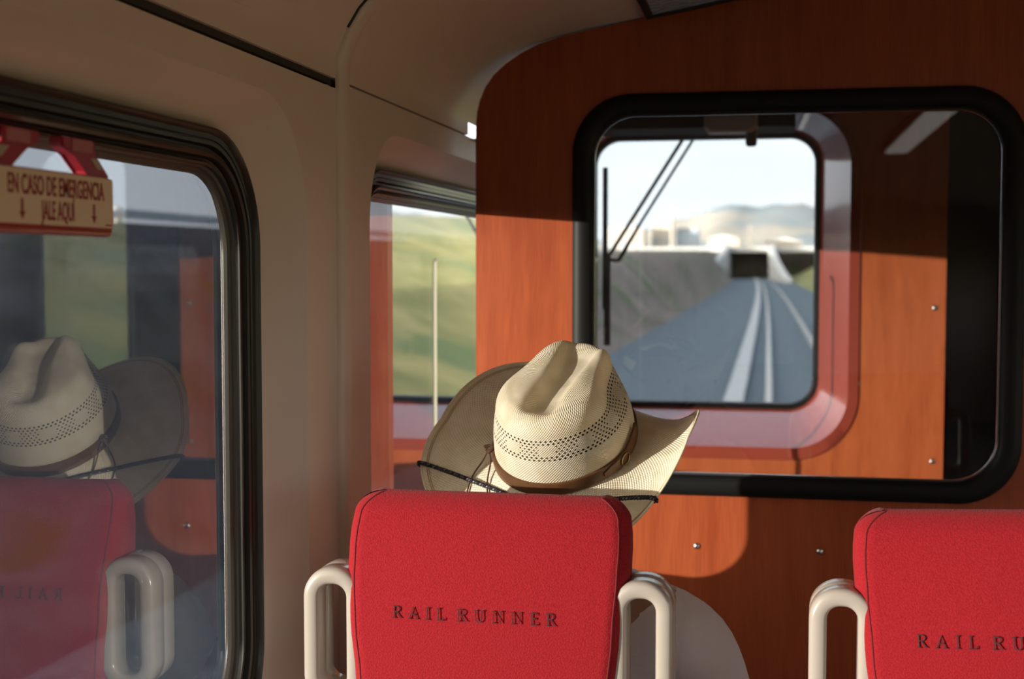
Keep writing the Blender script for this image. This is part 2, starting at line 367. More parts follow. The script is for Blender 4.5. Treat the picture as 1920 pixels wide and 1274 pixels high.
# ------------------------------------------------------------------ cab: end wall, front windows
FX0, FX1, FZ0, FZ1, FR = -.585, .138, .992, 1.866, .088
NX0, NX1, NZ0, NZ1, NR = -.645, .228, .884, 1.925, .17
PX1 = .512
bm = bmesh.new()
near = rrect(NX0 - .0, NX1, NZ0, NZ1, NR, 14)
fill_holes(bm, [[(x, YCAB, z) for x, z in ((XL, FLOOR), (PX1, FLOOR), (PX1, 1.94), (XL, 1.94))], [(x, YCAB, z) for x, z in near]])
loft(bm, [[(PX1, YCAB, FLOOR), (PX1, YCAB, 1.94)], [(PX1, YCAB + .03, FLOOR), (PX1, YCAB + .03, 1.94)]], closed=False)
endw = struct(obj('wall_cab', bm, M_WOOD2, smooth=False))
for x, z in ((.481, .853), (.256, 1.086), (.07, .858), (.481, 1.32), (-.2, .853)): screw(endw, x, YCAB, z, .0085)
w4 = struct(empty('window_12', (-.2, YCAB, 1.4)))
far = rrect(FX0, FX1, FZ0, FZ1, FR, 14)
bm = bmesh.new(); o = w4.location
def mixl(t, dy): return [(a0 * (1 - t) + a1 * t - o.x, YCAB + dy - o.y, b0 * (1 - t) + b1 * t - o.z) for (a0, b0), (a1, b1) in zip(near, far)]
lipp = rrect(NX0 - .032, NX1 + .034, NZ0 - .04, NZ1 + .01, NR + .03, 14)
lip0 = [(a - o.x, YCAB - .001 - o.y, b - o.z) for a, b in lipp]; lip1 = [(a - o.x, YCAB - .006 - o.y, b - o.z) for a, b in rrect(NX0 - .028, NX1 + .03, NZ0 - .036, NZ1 + .008, NR + .03, 14)]
loft(bm, [lip0, lip1, mixl(0, -.010), mixl(.02, -.004), mixl(.97, .185), mixl(1, .20)])
obj('reveal', bm, M_REVEAL, w4, angle=35)
ring('rubber_seal', [(.020, 4.385), (.010, 4.375), (.000, 4.376), (-.008, 4.384), (-.010, 4.40), (-.010, 4.42), (.03, 4.42)], M_RUB, w4, FX0, FX1, FZ0, FZ1, FR)
bm = bmesh.new(); loft(bm, [[(a - o.x, y - o.y, b - o.z) for a, b in far] for y in (4.402, 4.410)], cap=True); obj('pane', bm, G_FRONT, w4, smooth=False)
# nose wall with the two windscreen openings
EX0, EX1 = .80, 1.15
far2 = rrect(EX0, EX1, FZ0 + .02, FZ1, FR, 14)
bm = bmesh.new()
fill_holes(bm, [[(x, YNOSE, z) for x, z in ((XOUT, -.3), (XRO, -.3), (XRO, 2.0), (.7, 2.2), (XOUT, 2.0))], [(x, YNOSE, z) for x, z in far], [(x, YNOSE, z) for x, z in far2]])
struct(obj('wall_nose', bm, M_CAB, smooth=False))
w5 = struct(empty("window_13", (.9, 4.4, 1.4)))
ring('rubber_seal', [(.020, 4.40), (.010, 4.39), (.000, 4.391), (-.008, 4.40), (-.010, 4.42)], M_RUB, w5, EX0, EX1, FZ0 + .02, FZ1, FR)
bm = bmesh.new(); loft(bm, [[(a - .9, y - 4.4, b - 1.4) for a, b in far2] for y in (4.402, 4.410)], cap=True); obj('pane', bm, G_FRONT, w5, smooth=False)
# dark head lining and bulkhead of the cab
bm = bmesh.new(); box(bm, XL + .002, XR - .002, YBULK + .2, YNOSE - .002, 1.938, 1.944); struct(obj('trim_6', bm, M_CAB, smooth=False))
# ================================================================== lettering
GLY = {  # thin serif capitals on a unit-high grid: strokes as polylines, (x, y)
 'R': (.72, [[(.14, 0), (.14, 1)], [(.02, 1), (.40, 1), (.55, .93), (.60, .77), (.54, .60), (.40, .53), (.14, .53)], [(.34, .53), (.62, .06), (.74, 0)], [(.02, 0), (.27, 0)]]),
 'A': (.78, [[(.08, 0), (.39, 1), (.70, 0)], [(.20, .36), (.58, .36)], [(-.02, 0), (.19, 0)], [(.58, 0), (.82, 0)]]),
 'I': (.34, [[(.17, 0), (.17, 1)], [(.04, 1), (.30, 1)], [(.04, 0), (.30, 0)]]),
 'L': (.62, [[(.14, 1), (.14, 0)], [(.02, 1), (.27, 1)], [(.02, 0), (.56, 0), (.60, .22)]]),
 'U': (.80, [[(.14, 1), (.14, .30), (.22, .08), (.40, 0), (.56, .08), (.64, .30), (.64, 1)], [(.02, 1), (.27, 1)], [(.53, 1), (.76, 1)]]),
 'N': (.86, [[(.14, 0), (.14, 1), (.70, 0), (.70, 1)], [(.0, 1), (.16, 1)], [(.02, 0), (.27, 0)], [(.58, 1), (.82, 1)]]),
 'E': (.62, [[(.14, 0), (.14, 1)], [(.02, 1), (.52, 1), (.54, .82)], [(.14, .53), (.42, .53)], [(.42, .62), (.42, .44)], [(.02, 0), (.54, 0), (.58, .2)]]),
}
def serif_text(text, h, width, y, stroke=.00075):
    """raised embroidery in the seat's back plane (x to the right, facing -y), centred on x = 0"""
    track = .62; x = 0; items = []
    for c in text:
        if c == ' ': x += .62; continue
        w, st = GLY[c]; items.append((x, st)); x += w + track
    tot = x - track; k = width / tot; bm = bmesh.new()
    for x0, st in items:
        for pl in st:
            tube(bm, [((x0 + a) * k - width / 2, y((x0 + a) * k - width / 2, b * h), b * h) for a, b in pl], stroke, 5)
    return bm

# ================================================================== seats
SZ = 1.146
def seat_hw(z):      # half width of the padded back
    pts = [(.40, .190), (.72, .172), (.80, .173), (.90, .1785), (.98, .1855), (1.05, .190), (1.09, .1915), (1.12, .189), (1.154, .181)]
    for (a, wa), (b, wb) in zip(pts[:-1], pts[1:]):
        if z <= b: t = max(0, (z - a) / (b - a)); t = t * t * (3 - 2 * t); return wa * (1 - t) + wb * t
    return pts[-1][1]
def seat_yb(z):      # back surface: leans away towards the top
    return .058 * max(0, (z - .985) / .165) ** 1.6 + .0035 * math.cos((z - .95) * 9) 
def make_seat():
    root = empty('train_seat')
    piv = Vector((0, .05, 1.0))
    hr = []
    def sec(z, hw, y0, y1, r, bulge=.004, n=7):
        out = []
        for x, y in rrect(-hw, hw, y0, y1, r, n): out.append((x - piv.x, y + (-bulge * (1 - (x / hw) ** 2) if y < (y0 + y1) / 2 else 0) - piv.y, z - piv.z))
        return out
    R_ = .030
    zs = [.66 + i * .02 for i in range(24)] + [1.13]
    zs = [z for z in zs if z <= SZ - R_ - .002]
    for z in zs: hr.append(sec(z, seat_hw(z), seat_yb(z), .098, .026))
    for k in range(1, 10):
        a = PI / 2 * k / 9; z = SZ - R_ + R_ * math.sin(a); ins = R_ * (1 - math.cos(a))
        hr.append(sec(z, seat_hw(z) - ins * .95, seat_yb(SZ - R_) + (z - SZ + R_) * .5 + ins * .8, 0.098 - ins * .7, max(.008, .026 - ins * .5)))
    bm = bmesh.new(); loft(bm, hr, cap=True); head = obj('headrest', bm, M_RED, root, angle=75); head.location = piv
    # seams either side of the back panel, up over the crown
    for sg in (-1, 1):
        bm = bmesh.new(); pts = []
        for k, lp in enumerate(hr[:-2]):
            mx_ = max(q[0] for q in lp); xt = sg * (mx_ - .0145)
            back = sorted([q for q in lp if q[1] < sum(r[1] for r in lp) / len(lp)], key=lambda q: q[0])
            for a, b in zip(back[:-1], back[1:]):
                if a[0] <= xt <= b[0] and b[0] > a[0]:
                    t = (xt - a[0]) / (b[0] - a[0]); pts.append((xt, a[1] + (b[1] - a[1]) * t - .0002, a[2])); break
        tube(bm, pts, .0012, 6); obj('seam', bm, M_REDSEAM, head)
    f = lambda x, zz: seat_yb(.989 + zz) - .004 * (1 - (x / .18) ** 2) - piv.y - .0001
    for word, w_, xc in (('RAIL', .070, -.0835), ('RUNNER', .130, .0335)):
        t = serif_text(word, .0150, w_, lambda x, zz: f(x + xc, zz)); o = obj('embroidered_word', t, M_THREAD, head); o.location = (xc, 0, .989 - piv.z); o['label'] = 'charcoal embroidered word ' + word
    # grab handles: closed loops either side
    for sg in (-1, 1):
        bm = bmesh.new(); cx0, cx1 = .177, .237; z0, z1 = .872, 1.036; r = .028
        cs = []   # closed cross section (outward, depth)
        w, d = .0112, .034
        cs = [(w * a, y) for a, y in ((-.55, .014), (-.9, .017), (-1, .022), (-1, .046), (-.93, .0475), (-.93, .0495), (-1, .051), (-1, .078), (-.8, .083), (.8, .083), (1, .078), (1, .051), (.93, .0495), (.93, .0475), (1, .046), (1, .024), (.88, .017), (.5, .0135))]
        ctr = rrect(cx0, cx1, z0, z1, r, 10); nn = len(ctr); loops = []
        for i in range(nn):
            a = Vector(ctr[i - 1]); b = Vector(ctr[(i + 1) % nn]); tt = (b - a).normalized(); nr = Vector((tt.y, -tt.x))
            loops.append([(sg * (ctr[i][0] + nr.x * p), y, ctr[i][1] + nr.y * p) for p, y in cs])
        loops.append(loops[0]); loft(bm, loops); obj('grab_handle', bm, M_HANDLE, root, angle=50)
    bm = bmesh.new()
    loft(bm, [[(x, y, z) for x, y in rrect(-w, w, y0, y1, .03, 6)] for z, w, y0, y1 in ((.34, .20, -.02, .10), (.5, .20, -.015, .11), (.66, .185, 0, .115), (.705, .176, .004, .11))], cap=True)
    obj('back_shell', bm, M_SHELL, root, angle=60)
    bm = bmesh.new()
    loft(bm, [[(x, y, z) for x, y in rrect(-.215 + i, .215 - i, .105 + i, .56 - i, .05, 6)] for z, i in ((.353, .02), (.362, .004), (.39, 0), (.41, .004), (.425, .02), (.43, .06))], cap=True)
    obj('seat_cushion', bm, M_RED, root, angle=60)
    bm = bmesh.new(); box(bm, -.19, .19, .02, .50, .31, .352, .008); obj('seat_frame', bm, M_BLACK, root)
    for y in (.09, .43):
        bm = bmesh.new(); box(bm, -.05, .05, y - .03, y + .03, 0, .312, .01); obj('leg', bm, M_SHELL, root)
    return root
seat = make_seat(); seat.location = (-.3690, 1.67, -.003)
tag(seat, 'red train seat by the window, in front of the straw hat', 'train seat', 'red seats in the last row')
def copy_tree(o, parent=None):
    c = o.copy(); COL.objects.link(c); c.parent = parent
    for ch in list(o.children): copy_tree(ch, c)
    return c
seat2 = copy_tree(seat); seat2.location = (.296, 1.672, -.003); seat2.rotation_euler = (0, 0, math.radians(-2.0))
seat2['label'] = 'red train seat on the aisle side, nothing resting against it, cut by the picture edge'
h2 = [c for c in seat2.children if c.name.startswith('headrest')][0]; h2.rotation_euler = (0, math.radians(-2.2), 0)

# ================================================================== the straw hat
HA, HB, HH = .1015, .124, .147
def crown_pt(th, s):
    c, s_ = math.cos(th), math.sin(th)
    if s < .60: t = s / .60; w = .100 * t; k = 1 - .10 * t ** 1.5 + .012 * math.sin(PI * t)
    elif s < .80: t = (s - .60) / .20 * PI / 2; w = .100 + .030 * math.sin(t); k = .90 - .24 * (1 - math.cos(t))
    else: t = (s - .80) / .20; w = .130 + .003 * t * (2 - t); k = .66 * (1 - t)
    x, y, z = HA * k * c, HB * k * s_, w
    f = max(0, min(1, (z - .035) / .08)); f = f * f * (3 - 2 * f)
    z *= .965
    # taller, narrower front; pinch dents at the front sides; trough along the top
    x *= 1 - .10 * f * max(0, (y + .02) / HB)
    z += .010 * f * (y / HB)
    for sg in (-1, 1):
        dx, dy, dz = (x - sg * .078) / .033, (y - .030) / .058, (z - .106) / .034
        g = math.exp(-(dx * dx + dy * dy + dz * dz)); x -= sg * (.026 if sg > 0 else .014) * g; z -= .010 * g
    if z > .05:
        win = 1 / (1 + math.exp(-(y + .074) / .009)) * 1 / (1 + math.exp((y - .095) / .012))
        wd = .0185 + .005 * max(0, -y / .1) + .008 * max(0, y / .09)
        g = 1 / (1 + math.exp((abs(x - .004) - wd) / .0038)) * win * max(0, min(1, (z - .066) / .035))
        z -= .026 * g
    return Vector((x, y, z)), w
def brim_pt(th, q, lift=0.0):
    c, s_ = math.cos(th), math.sin(th)
    side = abs(c) ** 1.6
    ex = .118 + (.016 * side * min(1, max(0, -s_) * 2.2) if c < 0 else 0) - (.022 if c > 0 else .004) * side * q * q; ey = .083
    x = c * (HA + ex * q); y = s_ * (HB + ey * q)
    z = side * (.014 * q + .036 * q ** 3.2) * (1 if c > 0 else .12) - (1 - side) * (.035 if s_ > 0 else .010) * q
    if s_ < 0: z -= (.050 + .028 * max(0, c)) * q * abs(s_)
    elif c < 0: z += .078 * q * s_ * -c
    z -= .115 * q ** 1.4 * max(0, c) ** .4 * max(0, s_) ** 3
    if c > 0: z += .007 * q ** 3 * math.exp(-((math.atan2(s_, c) - .50) / .48) ** 2)
    return Vector((x, y, z + lift))
hat = empty('cowboy_hat')
def straw(name, perforated):
    m = mat(name, (.80, .66, .43), .55, spec=.35)
    uv = N(m, 'ShaderNodeUVMap', uv_map='weave'); sp = N(m, 'ShaderNodeSeparateXYZ'); L(m, uv.outputs[0], sp.inputs[0]); U, V = sp.outputs[0], sp.outputs[1]
    v = coords(m); noise_col(m, (.84, .73, .51), (.95, .86, .66), v, 38, 5, .3, .62)
    a = math_(m, 'SINE', math_(m, 'MULTIPLY', U, 2 * PI * 150)); b = math_(m, 'SINE', math_(m, 'MULTIPLY', V, 2 * PI * 230))
    bump(m, math_(m, 'MULTIPLY', a, b), .55, .0010)
    tb = N(m, 'ShaderNodeBsdfTranslucent'); tb.inputs['Color'].default_value = (.97, .82, .54, 1); ms = N(m, 'ShaderNodeMixShader'); ms.inputs[0].default_value = .34 if perforated else .16
    om = m.node_tree.nodes['Material Output']; L(m, bsdf(m).outputs[0], ms.inputs[1]); L(m, tb.outputs[0], ms.inputs[2]); L(m, ms.outputs[0], om.inputs['Surface'])
    if perforated:
        # rows of openwork holes: brick-offset round holes, gated to bands of the crown
        row = math_(m, 'DIVIDE', V, .0049); fl_ = math_(m, 'FLOOR', row); off = math_(m, 'MULTIPLY', math_(m, 'MODULO', fl_, 2.0), .5)
        uu = math_(m, 'ADD', math_(m, 'MULTIPLY', U, 84.0), off)
        fu = math_(m, 'SUBTRACT', math_(m, 'FRACT', uu), .5); fv = math_(m, 'SUBTRACT', math_(m, 'FRACT', row), .5)
        d = math_(m, 'SQRT', math_(m, 'ADD', math_(m, 'MULTIPLY', math_(m, 'MULTIPLY', fu, fu), 1.25), math_(m, 'MULTIPLY', math_(m, 'MULTIPLY', fv, fv), .8)))
        hole = math_(m, 'LESS_THAN', d, .29); small = math_(m, 'LESS_THAN', d, .23)
        def rows(lo, hi): return math_(m, 'MULTIPLY', math_(m, 'GREATER_THAN', fl_, lo - .5), math_(m, 'LESS_THAN', fl_, hi + .5))
        outer = math_(m, 'ADD', rows(12, 13), rows(18, 19))
        blk = math_(m, 'LESS_THAN', math_(m, 'FRACT', math_(m, 'MULTIPLY', U, 11.0)), .58)
        inner = math_(m, 'MULTIPLY', rows(14, 17), blk)
        mask = math_(m, 'ADD', math_(m, 'MULTIPLY', hole, outer), math_(m, 'MULTIPLY', small, inner))
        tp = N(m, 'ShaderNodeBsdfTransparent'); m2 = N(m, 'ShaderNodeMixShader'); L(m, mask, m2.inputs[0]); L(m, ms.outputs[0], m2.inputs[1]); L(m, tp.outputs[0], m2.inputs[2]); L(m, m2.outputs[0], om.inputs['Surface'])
    return m
M_STRAW_C = straw('woven_straw_crown', True); M_STRAW_B = straw('woven_straw_brim', False)
M_STRAW_E = mat('straw_edge', (.84, .74, .54), .6)
M_STITCH = mat('brim_stitching', (.50, .38, .22), .8)
def uvgrid(bm, loops, uvs):
    lay = bm.loops.layers.uv.new('weave'); Vv = [[bm.verts.new(p) for p in lp] for lp in loops]
    for i in range(len(loops) - 1):
        n = len(Vv[i])
        for j in range(n - 1):
            f = bm.faces.new((Vv[i][j], Vv[i][j + 1], Vv[i + 1][j + 1], Vv[i + 1][j]))
            for lo, (a, b) in zip(f.loops, ((i, j), (i, j + 1), (i + 1, j + 1), (i + 1, j))): lo[lay].uv = uvs(a, b)
NT, NS = 192, 72
bm = bmesh.new(); C_ = [[crown_pt(2 * PI * j / NT, i / NS) for j in range(NT + 1)] for i in range(NS + 1)]
uvgrid(bm, [[p[0] for p in r_] for r_ in C_], lambda i, j: (j / NT, C_[i][j][1]))
crown = obj('crown', bm, M_STRAW_C, hat, angle=180)
sm = crown.modifiers.new('s', 'SMOOTH'); sm.iterations = 3; sm.factor = .5; bake(crown)
NQ = 26
bm = bmesh.new()
top = [[brim_pt(2 * PI * j / NT, i / NQ) for j in range(NT + 1)] for i in range(NQ + 1)]
uvgrid(bm, top, lambda i, j: (j / NT * 1.3, i / NQ * .1))
obj('brim', bm, M_STRAW_B, hat, angle=75)
bm = bmesh.new(); tube(bm, [brim_pt(2 * PI * j / 160, 1.0) for j in range(160)], .0017, 8, closed=True); obj('brim_edge', bm, M_STRAW_E, hat)
bm = bmesh.new()
for qe in (.90, .925):
    tube(bm, [brim_pt(2 * PI * j / 160, qe, .0008) for j in range(160)], .0006, 4, closed=True)
obj('stitching', bm, M_STITCH, hat)
bm = bmesh.new(); loft(bm, [[crown_pt(2 * PI * j / 64, .60 * z / .100)[0] * .955 + Vector((0, 0, .001)) for j in range(64)] for z in (.048, .06, .075, .09, .099)]); obj('hole_backing', bm, mat('dark_hole_backing', (.05, .035, .025), .9), hat)  # dark ring added behind the holes, standing for the shade inside the crown
# leather band round the base of the crown
M_LEATH = mat('brown_leather', (.11, .045, .017), .42, spec=.5)
noise_col(M_LEATH, (.085, .033, .012), (.13, .056, .021), coords(M_LEATH), 60, 4)
def band_loop(z, off, z2=None):
    out = []
    for j in range(120):
        th = 2 * PI * j / 120; p, _ = crown_pt(th, .60 * z / .100); r = Vector((p.x, p.y, 0)).normalized(); out.append(Vector((p.x, p.y, z)) + r * off)
    return out
bm = bmesh.new(); loft(bm, [band_loop(z, o_) for z, o_ in ((.0, .001), (.001, .0036), (.004, .0042), (.0165, .0042), (.020, .0036), (.021, .001), (.010, -.001), (.0, .001))]); obj('hat_band', bm, M_LEATH, hat, angle=50)
# buckle end standing up on the right-hand side
def band_at(deg, z, off):
    th = math.radians(deg); p, _ = crown_pt(th, .60 * z / .100); r = Vector((p.x, p.y, 0)).normalized(); return Vector((p.x, p.y, z)) + r * off
bm = bmesh.new()
loops = []
for dg, z0, z1 in ((-30, .007, .013), (-24, .004, .017), (-16, .002, .020), (-8, .004, .024), (0, .008, .030), (8, .016, .036), (13, .026, .040)):
    loops.append([band_at(dg, z0, .0042), band_at(dg, z1, .0042), band_at(dg, z1, .0072), band_at(dg, z0, .0072)])
loft(bm, loops, cap=True); obj('band_tab', bm, M_LEATH, hat)
bm = bmesh.new(); tube(bm, [band_at(-10 + 4.5 * math.cos(a), .012 + .009 * math.sin(a), .0085) for a in [2 * PI * i / 20 for i in range(20)]], .0012, 6, closed=True); obj('buckle', bm, mat('antique_brass', (.35, .26, .12), .35, 1.0), hat)
# knotted thongs on the left-hand side
M_THONG = mat('dark_brown_thong', (.075, .032, .016), .5)
kn = band_at(212, .022, .009)
bm = bmesh.new(); ct = [kn + Vector((.005 * math.cos(2 * a), .004 * math.sin(3 * a), .005 * math.sin(a))) for a in [2 * PI * i / 48 for i in range(48)]]
tube(bm, ct, .0026, 7, closed=True); obj('thong_knot', bm, M_THONG, hat)
for pl in (((216, .16, .012), (222, .34, .004), (231, .52, .003), (238, .66, .003), (242, .74, .003)), ((220, .07, .012), (232, .20, .005), (243, .36, .003), (250, .50, .003), (254, .60, .003))):
    bm = bmesh.new(); tube(bm, catmull([kn] + [brim_pt(math.radians(a), q, l) for a, q, l in pl], 8), .0012, 6); obj('thong', bm, M_THONG, hat)
# braided cord lying across the back of the brim
def braid(path, r=.0030, pitch=.013, strands=3):
    P = catmull(path, 24); bm = bmesh.new(); ln = [0]
    for a, b in zip(P[:-1], P[1:]): ln.append(ln[-1] + (b - a).length)
    for k in range(strands):
        pts = []
        for i, p in enumerate(P):
            t, s, u_ = frame_at(P, i); a = 2 * PI * (ln[i] / pitch + k / strands); pts.append(p + s * math.cos(a) * r * .62 + u_ * math.sin(a) * r * .62)
        tube(bm, pts, r * .62, 6)
    return bm
M_CORD = mat('black_braided_cord', (.020, .016, .020), .42)
def edge_pt(deg, q, lift): return brim_pt(math.radians(deg), q, lift)
cA, cB, cC = edge_pt(206, 1.0, .004), edge_pt(333, 1.0, .004), edge_pt(276, .22, .006)
cp = [edge_pt(205.5, 1.0, -.004) * 1.01, cA] + [cA.lerp(cC, t) + Vector((0, 0, .003)) for t in (.25, .5, .75)] + [cC] + [cC.lerp(cB, t) + Vector((0, 0, .003)) for t in (.3, .6, .85)] + [cB, edge_pt(333.5, 1.0, -.004) * 1.01]
bm = braid(cp); obj('braided_cord', bm, M_CORD, hat)
hat.location = (-.304, 1.978, 1.180)
# tilt back over the headrest, front turned a little to the right
hat.rotation_euler = (Matrix.Rotation(math.radians(-19), 3, 'Z') @ Matrix.Rotation(math.radians(28), 3, 'X') @ Matrix.Rotation(math.radians(7), 3, 'Y')).to_euler()
tag(hat, 'cream straw cowboy hat with brown leather band, tilted back above the red headrest', 'hat')
# ================================================================== the passenger
def skin_mesh(nodes, edges, root, sub=2):
    me = bpy.data.meshes.new('skin'); me.from_pydata([n[0] for n in nodes], edges, []); o = bpy.data.objects.new('skin', me); COL.objects.link(o)
    md = o.modifiers.new('skin', 'SKIN'); md.use_smooth_shade = True; lay = me.skin_vertices[0].data
    for i, n in enumerate(nodes):
        r = n[1]; lay[i].radius = r if isinstance(r, tuple) else (r, r)
    for i in range(len(nodes)): lay[i].use_root = (i == root)
    s = o.modifiers.new('sub', 'SUBSURF'); s.levels = sub; s.render_levels = sub
    bake(o); m = o.data.copy(); bpy.data.objects.remove(o); return m
PX, PY = -.305, 1.965
DZ = .028
def sk(p): return Vector((PX + p[0], PY + p[1], p[2] + DZ * max(0, min(1, (p[2] - .3) / .2))))
J = {'pelvis': ((0, .02, .56), (.145, .11)), 'waist': ((0, .0, .70), (.135, .10)), 'chest': ((0, -.02, .84), (.15, .105)), 'upper': ((0, -.03, .915), (.12, .085)), 'neck': ((0, -.02, .99), .055), 'skull': ((0, .005, 1.06), .06)}
nodes = []; idx = {}
def add(nm, p, r): idx[nm] = len(nodes); nodes.append((sk(p), r)); return idx[nm]
edges = []
prev_ = None
for k in ('pelvis', 'waist', 'chest', 'upper', 'neck', 'skull'):
    add(k, *J[k]); 
    if prev_ is not None: edges.append((prev_, idx[k]))
    prev_ = idx[k]
def limb(pts, start):
    p_ = start
    for p, r in pts:
        nodes.append((sk(p), r)); edges.append((p_, len(nodes) - 1)); p_ = len(nodes) - 1
    return p_
for sg in (-1, 1):
    wr_ = limb([((sg * .17, -.02, .893), .062), ((sg * .205, -.01, .85), .056), ((sg * .235, .03, .70), .047), ((sg * .245, .06, .60), .041), ((sg * .215, .18, .605), .036), ((sg * .165, .29, .615), .026)], idx['upper'])
    palm = limb([((sg * .145, .335, .620), (.034, .017))], wr_)
    for f, (dx, ln) in enumerate(((-.030, .062), (-.010, .072), (.010, .068), (.028, .054))):
        b = (sg * (.132 + dx), .372, .622); limb([(b, .0092), ((b[0] - sg * .004, b[1] + ln * .55, .618), .0086), ((b[0] - sg * .006, b[1] + ln, .604), .0078)], palm)
    limb([((sg * .105, .325, .622), .0115), ((sg * .086, .352, .616), .0095), ((sg * .080, .378, .606), .0082)], palm)
    limb([((sg * .10, .10, .545), .092), ((sg * .125, .28, .545), .078), ((sg * .14, .455, .535), .062), ((sg * .14, .475, .46), .056), ((sg * .14, .455, .28), .052), ((sg * .14, .44, .10), .036), ((sg * .14, .47, .05), .04), ((sg * .145, .57, .036), .034), ((sg * .15, .63, .032), .026)], idx['pelvis'])
body_me = skin_mesh(nodes, edges, 0)
bm = bmesh.new(); bm.from_mesh(body_me)
# head with face, joined into the body surface
hc = sk((0, .03, 1.085)); tilt = Matrix.Rotation(math.radians(18), 3, 'X')
hd = bmesh.new(); bmesh.ops.create_uvsphere(hd, u_segments=40, v_segments=30, radius=1)
for v_ in hd.verts:
    x, y, z = v_.co; jaw = max(0, -z)
    X_ = x * (.073 - .020 * jaw); Y_ = y * (.094 - .022 * jaw * (1 if y < 0 else .4)) + .012 * jaw; Z_ = z * .115
    for sg in (-1, 1):
        g = math.exp(-(((X_ - sg * .031) / .014) ** 2 + ((Z_ - .004) / .011) ** 2)) * (1 if y > 0 else 0); Y_ -= .010 * g
        Y_ += .006 * math.exp(-(((X_ - sg * .028) / .02) ** 2 + ((Z_ - .022) / .007) ** 2)) * (1 if y > 0 else 0)
    if y > 0:
        Y_ += .022 * math.exp(-((X_ / .010) ** 2 + ((Z_ + .024) / .013) ** 2)) + .012 * math.exp(-((X_ / .008) ** 2 + ((Z_ + .004) / .018) ** 2))
        Y_ += .006 * math.exp(-((X_ / .022) ** 2 + ((Z_ + .056) / .006) ** 2)) + .006 * math.exp(-((X_ / .022) ** 2 + ((Z_ + .068) / .006) ** 2)) + .010 * math.exp(-((X_ / .02) ** 2 + ((Z_ + .098) / .014) ** 2))
    v_.co = tilt @ Vector((X_, Y_, Z_)) + hc
merge(bm, hd)
for sg in (-1, 1):
    ear = bmesh.new(); bmesh.ops.create_uvsphere(ear, u_segments=16, v_segments=12, radius=1)
    for v_ in ear.verts: v_.co = tilt @ Vector((sg * .076 + v_.co.x * .009, -.006 + v_.co.y * .019, -.008 + v_.co.z * .032)) + hc
    merge(bm, ear)
me = bpy.data.meshes.new('person'); bm.to_mesh(me); bm.free()
M_SKIN = mat('brown_skin', (.36, .19, .12), .5)
person = link('person', me, M_SKIN)
rm = person.modifiers.new('r', 'REMESH'); rm.mode = 'VOXEL'; rm.voxel_size = .006; rm.use_smooth_shade = True
s_ = person.modifiers.new('s', 'SMOOTH'); s_.iterations = 2; s_.factor = .4
bake(person)
tag(person, 'person in a white shirt sitting in the window-side seat, under the straw hat', 'person')
# eyes, hair
for sg in (-1, 1):
    bm = bmesh.new(); bmesh.ops.create_uvsphere(bm, u_segments=16, v_segments=12, radius=.0115); bmesh.ops.translate(bm, vec=tilt @ Vector((sg * .031, .073, .003)) + hc, verts=bm.verts)
    obj('eye', bm, mat('dark_eye', (.05, .03, .02), .15), person)
hr = bmesh.new(); bmesh.ops.create_uvsphere(hr, u_segments=36, v_segments=24, radius=1)
for v_ in hr.verts:
    x, y, z = v_.co; v_.co = tilt @ Vector((x * .079, y * .098 - .005, z * .119)) + hc
bmesh.ops.delete(hr, geom=[v_ for v_ in hr.verts if (tilt.inverted() @ (v_.co - hc)).y > .035 - max(0, (tilt.inverted() @ (v_.co - hc)).z - .05) * -2 or (tilt.inverted() @ (v_.co - hc)).z < -.055], context='VERTS')
sol = obj('hair', hr, mat('black_hair', (.015, .012, .011), .6), person)
# shirt (torso and short sleeves), trousers, shoes
nodes = []; edges = []; idx = {}
prev_ = None
for k, p, r in (('hip', (0, .02, .50), (.160, .125)), ('pelvis', (0, .015, .57), (.162, .128)), ('waist', (0, .0, .70), (.155, .118)), ('chest', (0, -.02, .84), (.17, .122)), ('upper', (0, -.03, .917), (.140, .100)), ('collar', (0, -.027, .967), (.076, .070))):
    add(k, p, r)
    if prev_ is not None: edges.append((prev_, idx[k]))
    prev_ = idx[k]
for sg in (-1, 1):
    limb([((sg * .176, -.02, .886), .076), ((sg * .208, -.008, .835), .071), ((sg * .231, .02, .74), .066), ((sg * .244, .055, .635), .062), ((sg * .244, .075, .585), .057)], idx['upper'])
M_SHIRT = mat('white_cotton_shirt', (.80, .76, .75), .85, spec=.2)
v = coords(M_SHIRT)
fn = N(M_SHIRT, 'ShaderNodeTexNoise'); fn.inputs['Scale'].default_value = 14; fn.inputs['Detail'].default_value = 3; fn.inputs['Distortion'].default_value = 1.2; L(M_SHIRT, v, fn.inputs['Vector'])
bump(M_SHIRT, fn.outputs['Fac'], .5, .012)
# red ring printed on the left chest and sleeve
sp = N(M_SHIRT, 'ShaderNodeSeparateXYZ'); L(M_SHIRT, v, sp.inputs[0])
dy = math_(M_SHIRT, 'SUBTRACT', sp.outputs[1], PY + .03); dz = math_(M_SHIRT, 'SUBTRACT', sp.outputs[2], .775)
rd = math_(M_SHIRT, 'SQRT', math_(M_SHIRT, 'ADD', math_(M_SHIRT, 'MULTIPLY', dy, dy), math_(M_SHIRT, 'MULTIPLY', dz, dz)))
rg = math_(M_SHIRT, 'MULTIPLY', math_(M_SHIRT, 'LESS_THAN', math_(M_SHIRT, 'ABSOLUTE', math_(M_SHIRT, 'SUBTRACT', rd, .062)), .011), math_(M_SHIRT, 'LESS_THAN', sp.outputs[0], PX - .215))
mx = N(M_SHIRT, 'ShaderNodeMix', data_type='RGBA'); mx.inputs[6].default_value = (.80, .76, .75, 1); mx.inputs[7].default_value = (.55, .03, .05, 1); L(M_SHIRT, rg, mx.inputs[0]); L(M_SHIRT, mx.outputs[2], bsdf(M_SHIRT).inputs['Base Color'])
sh = link('shirt', skin_mesh(nodes, edges, 1), M_SHIRT, person)
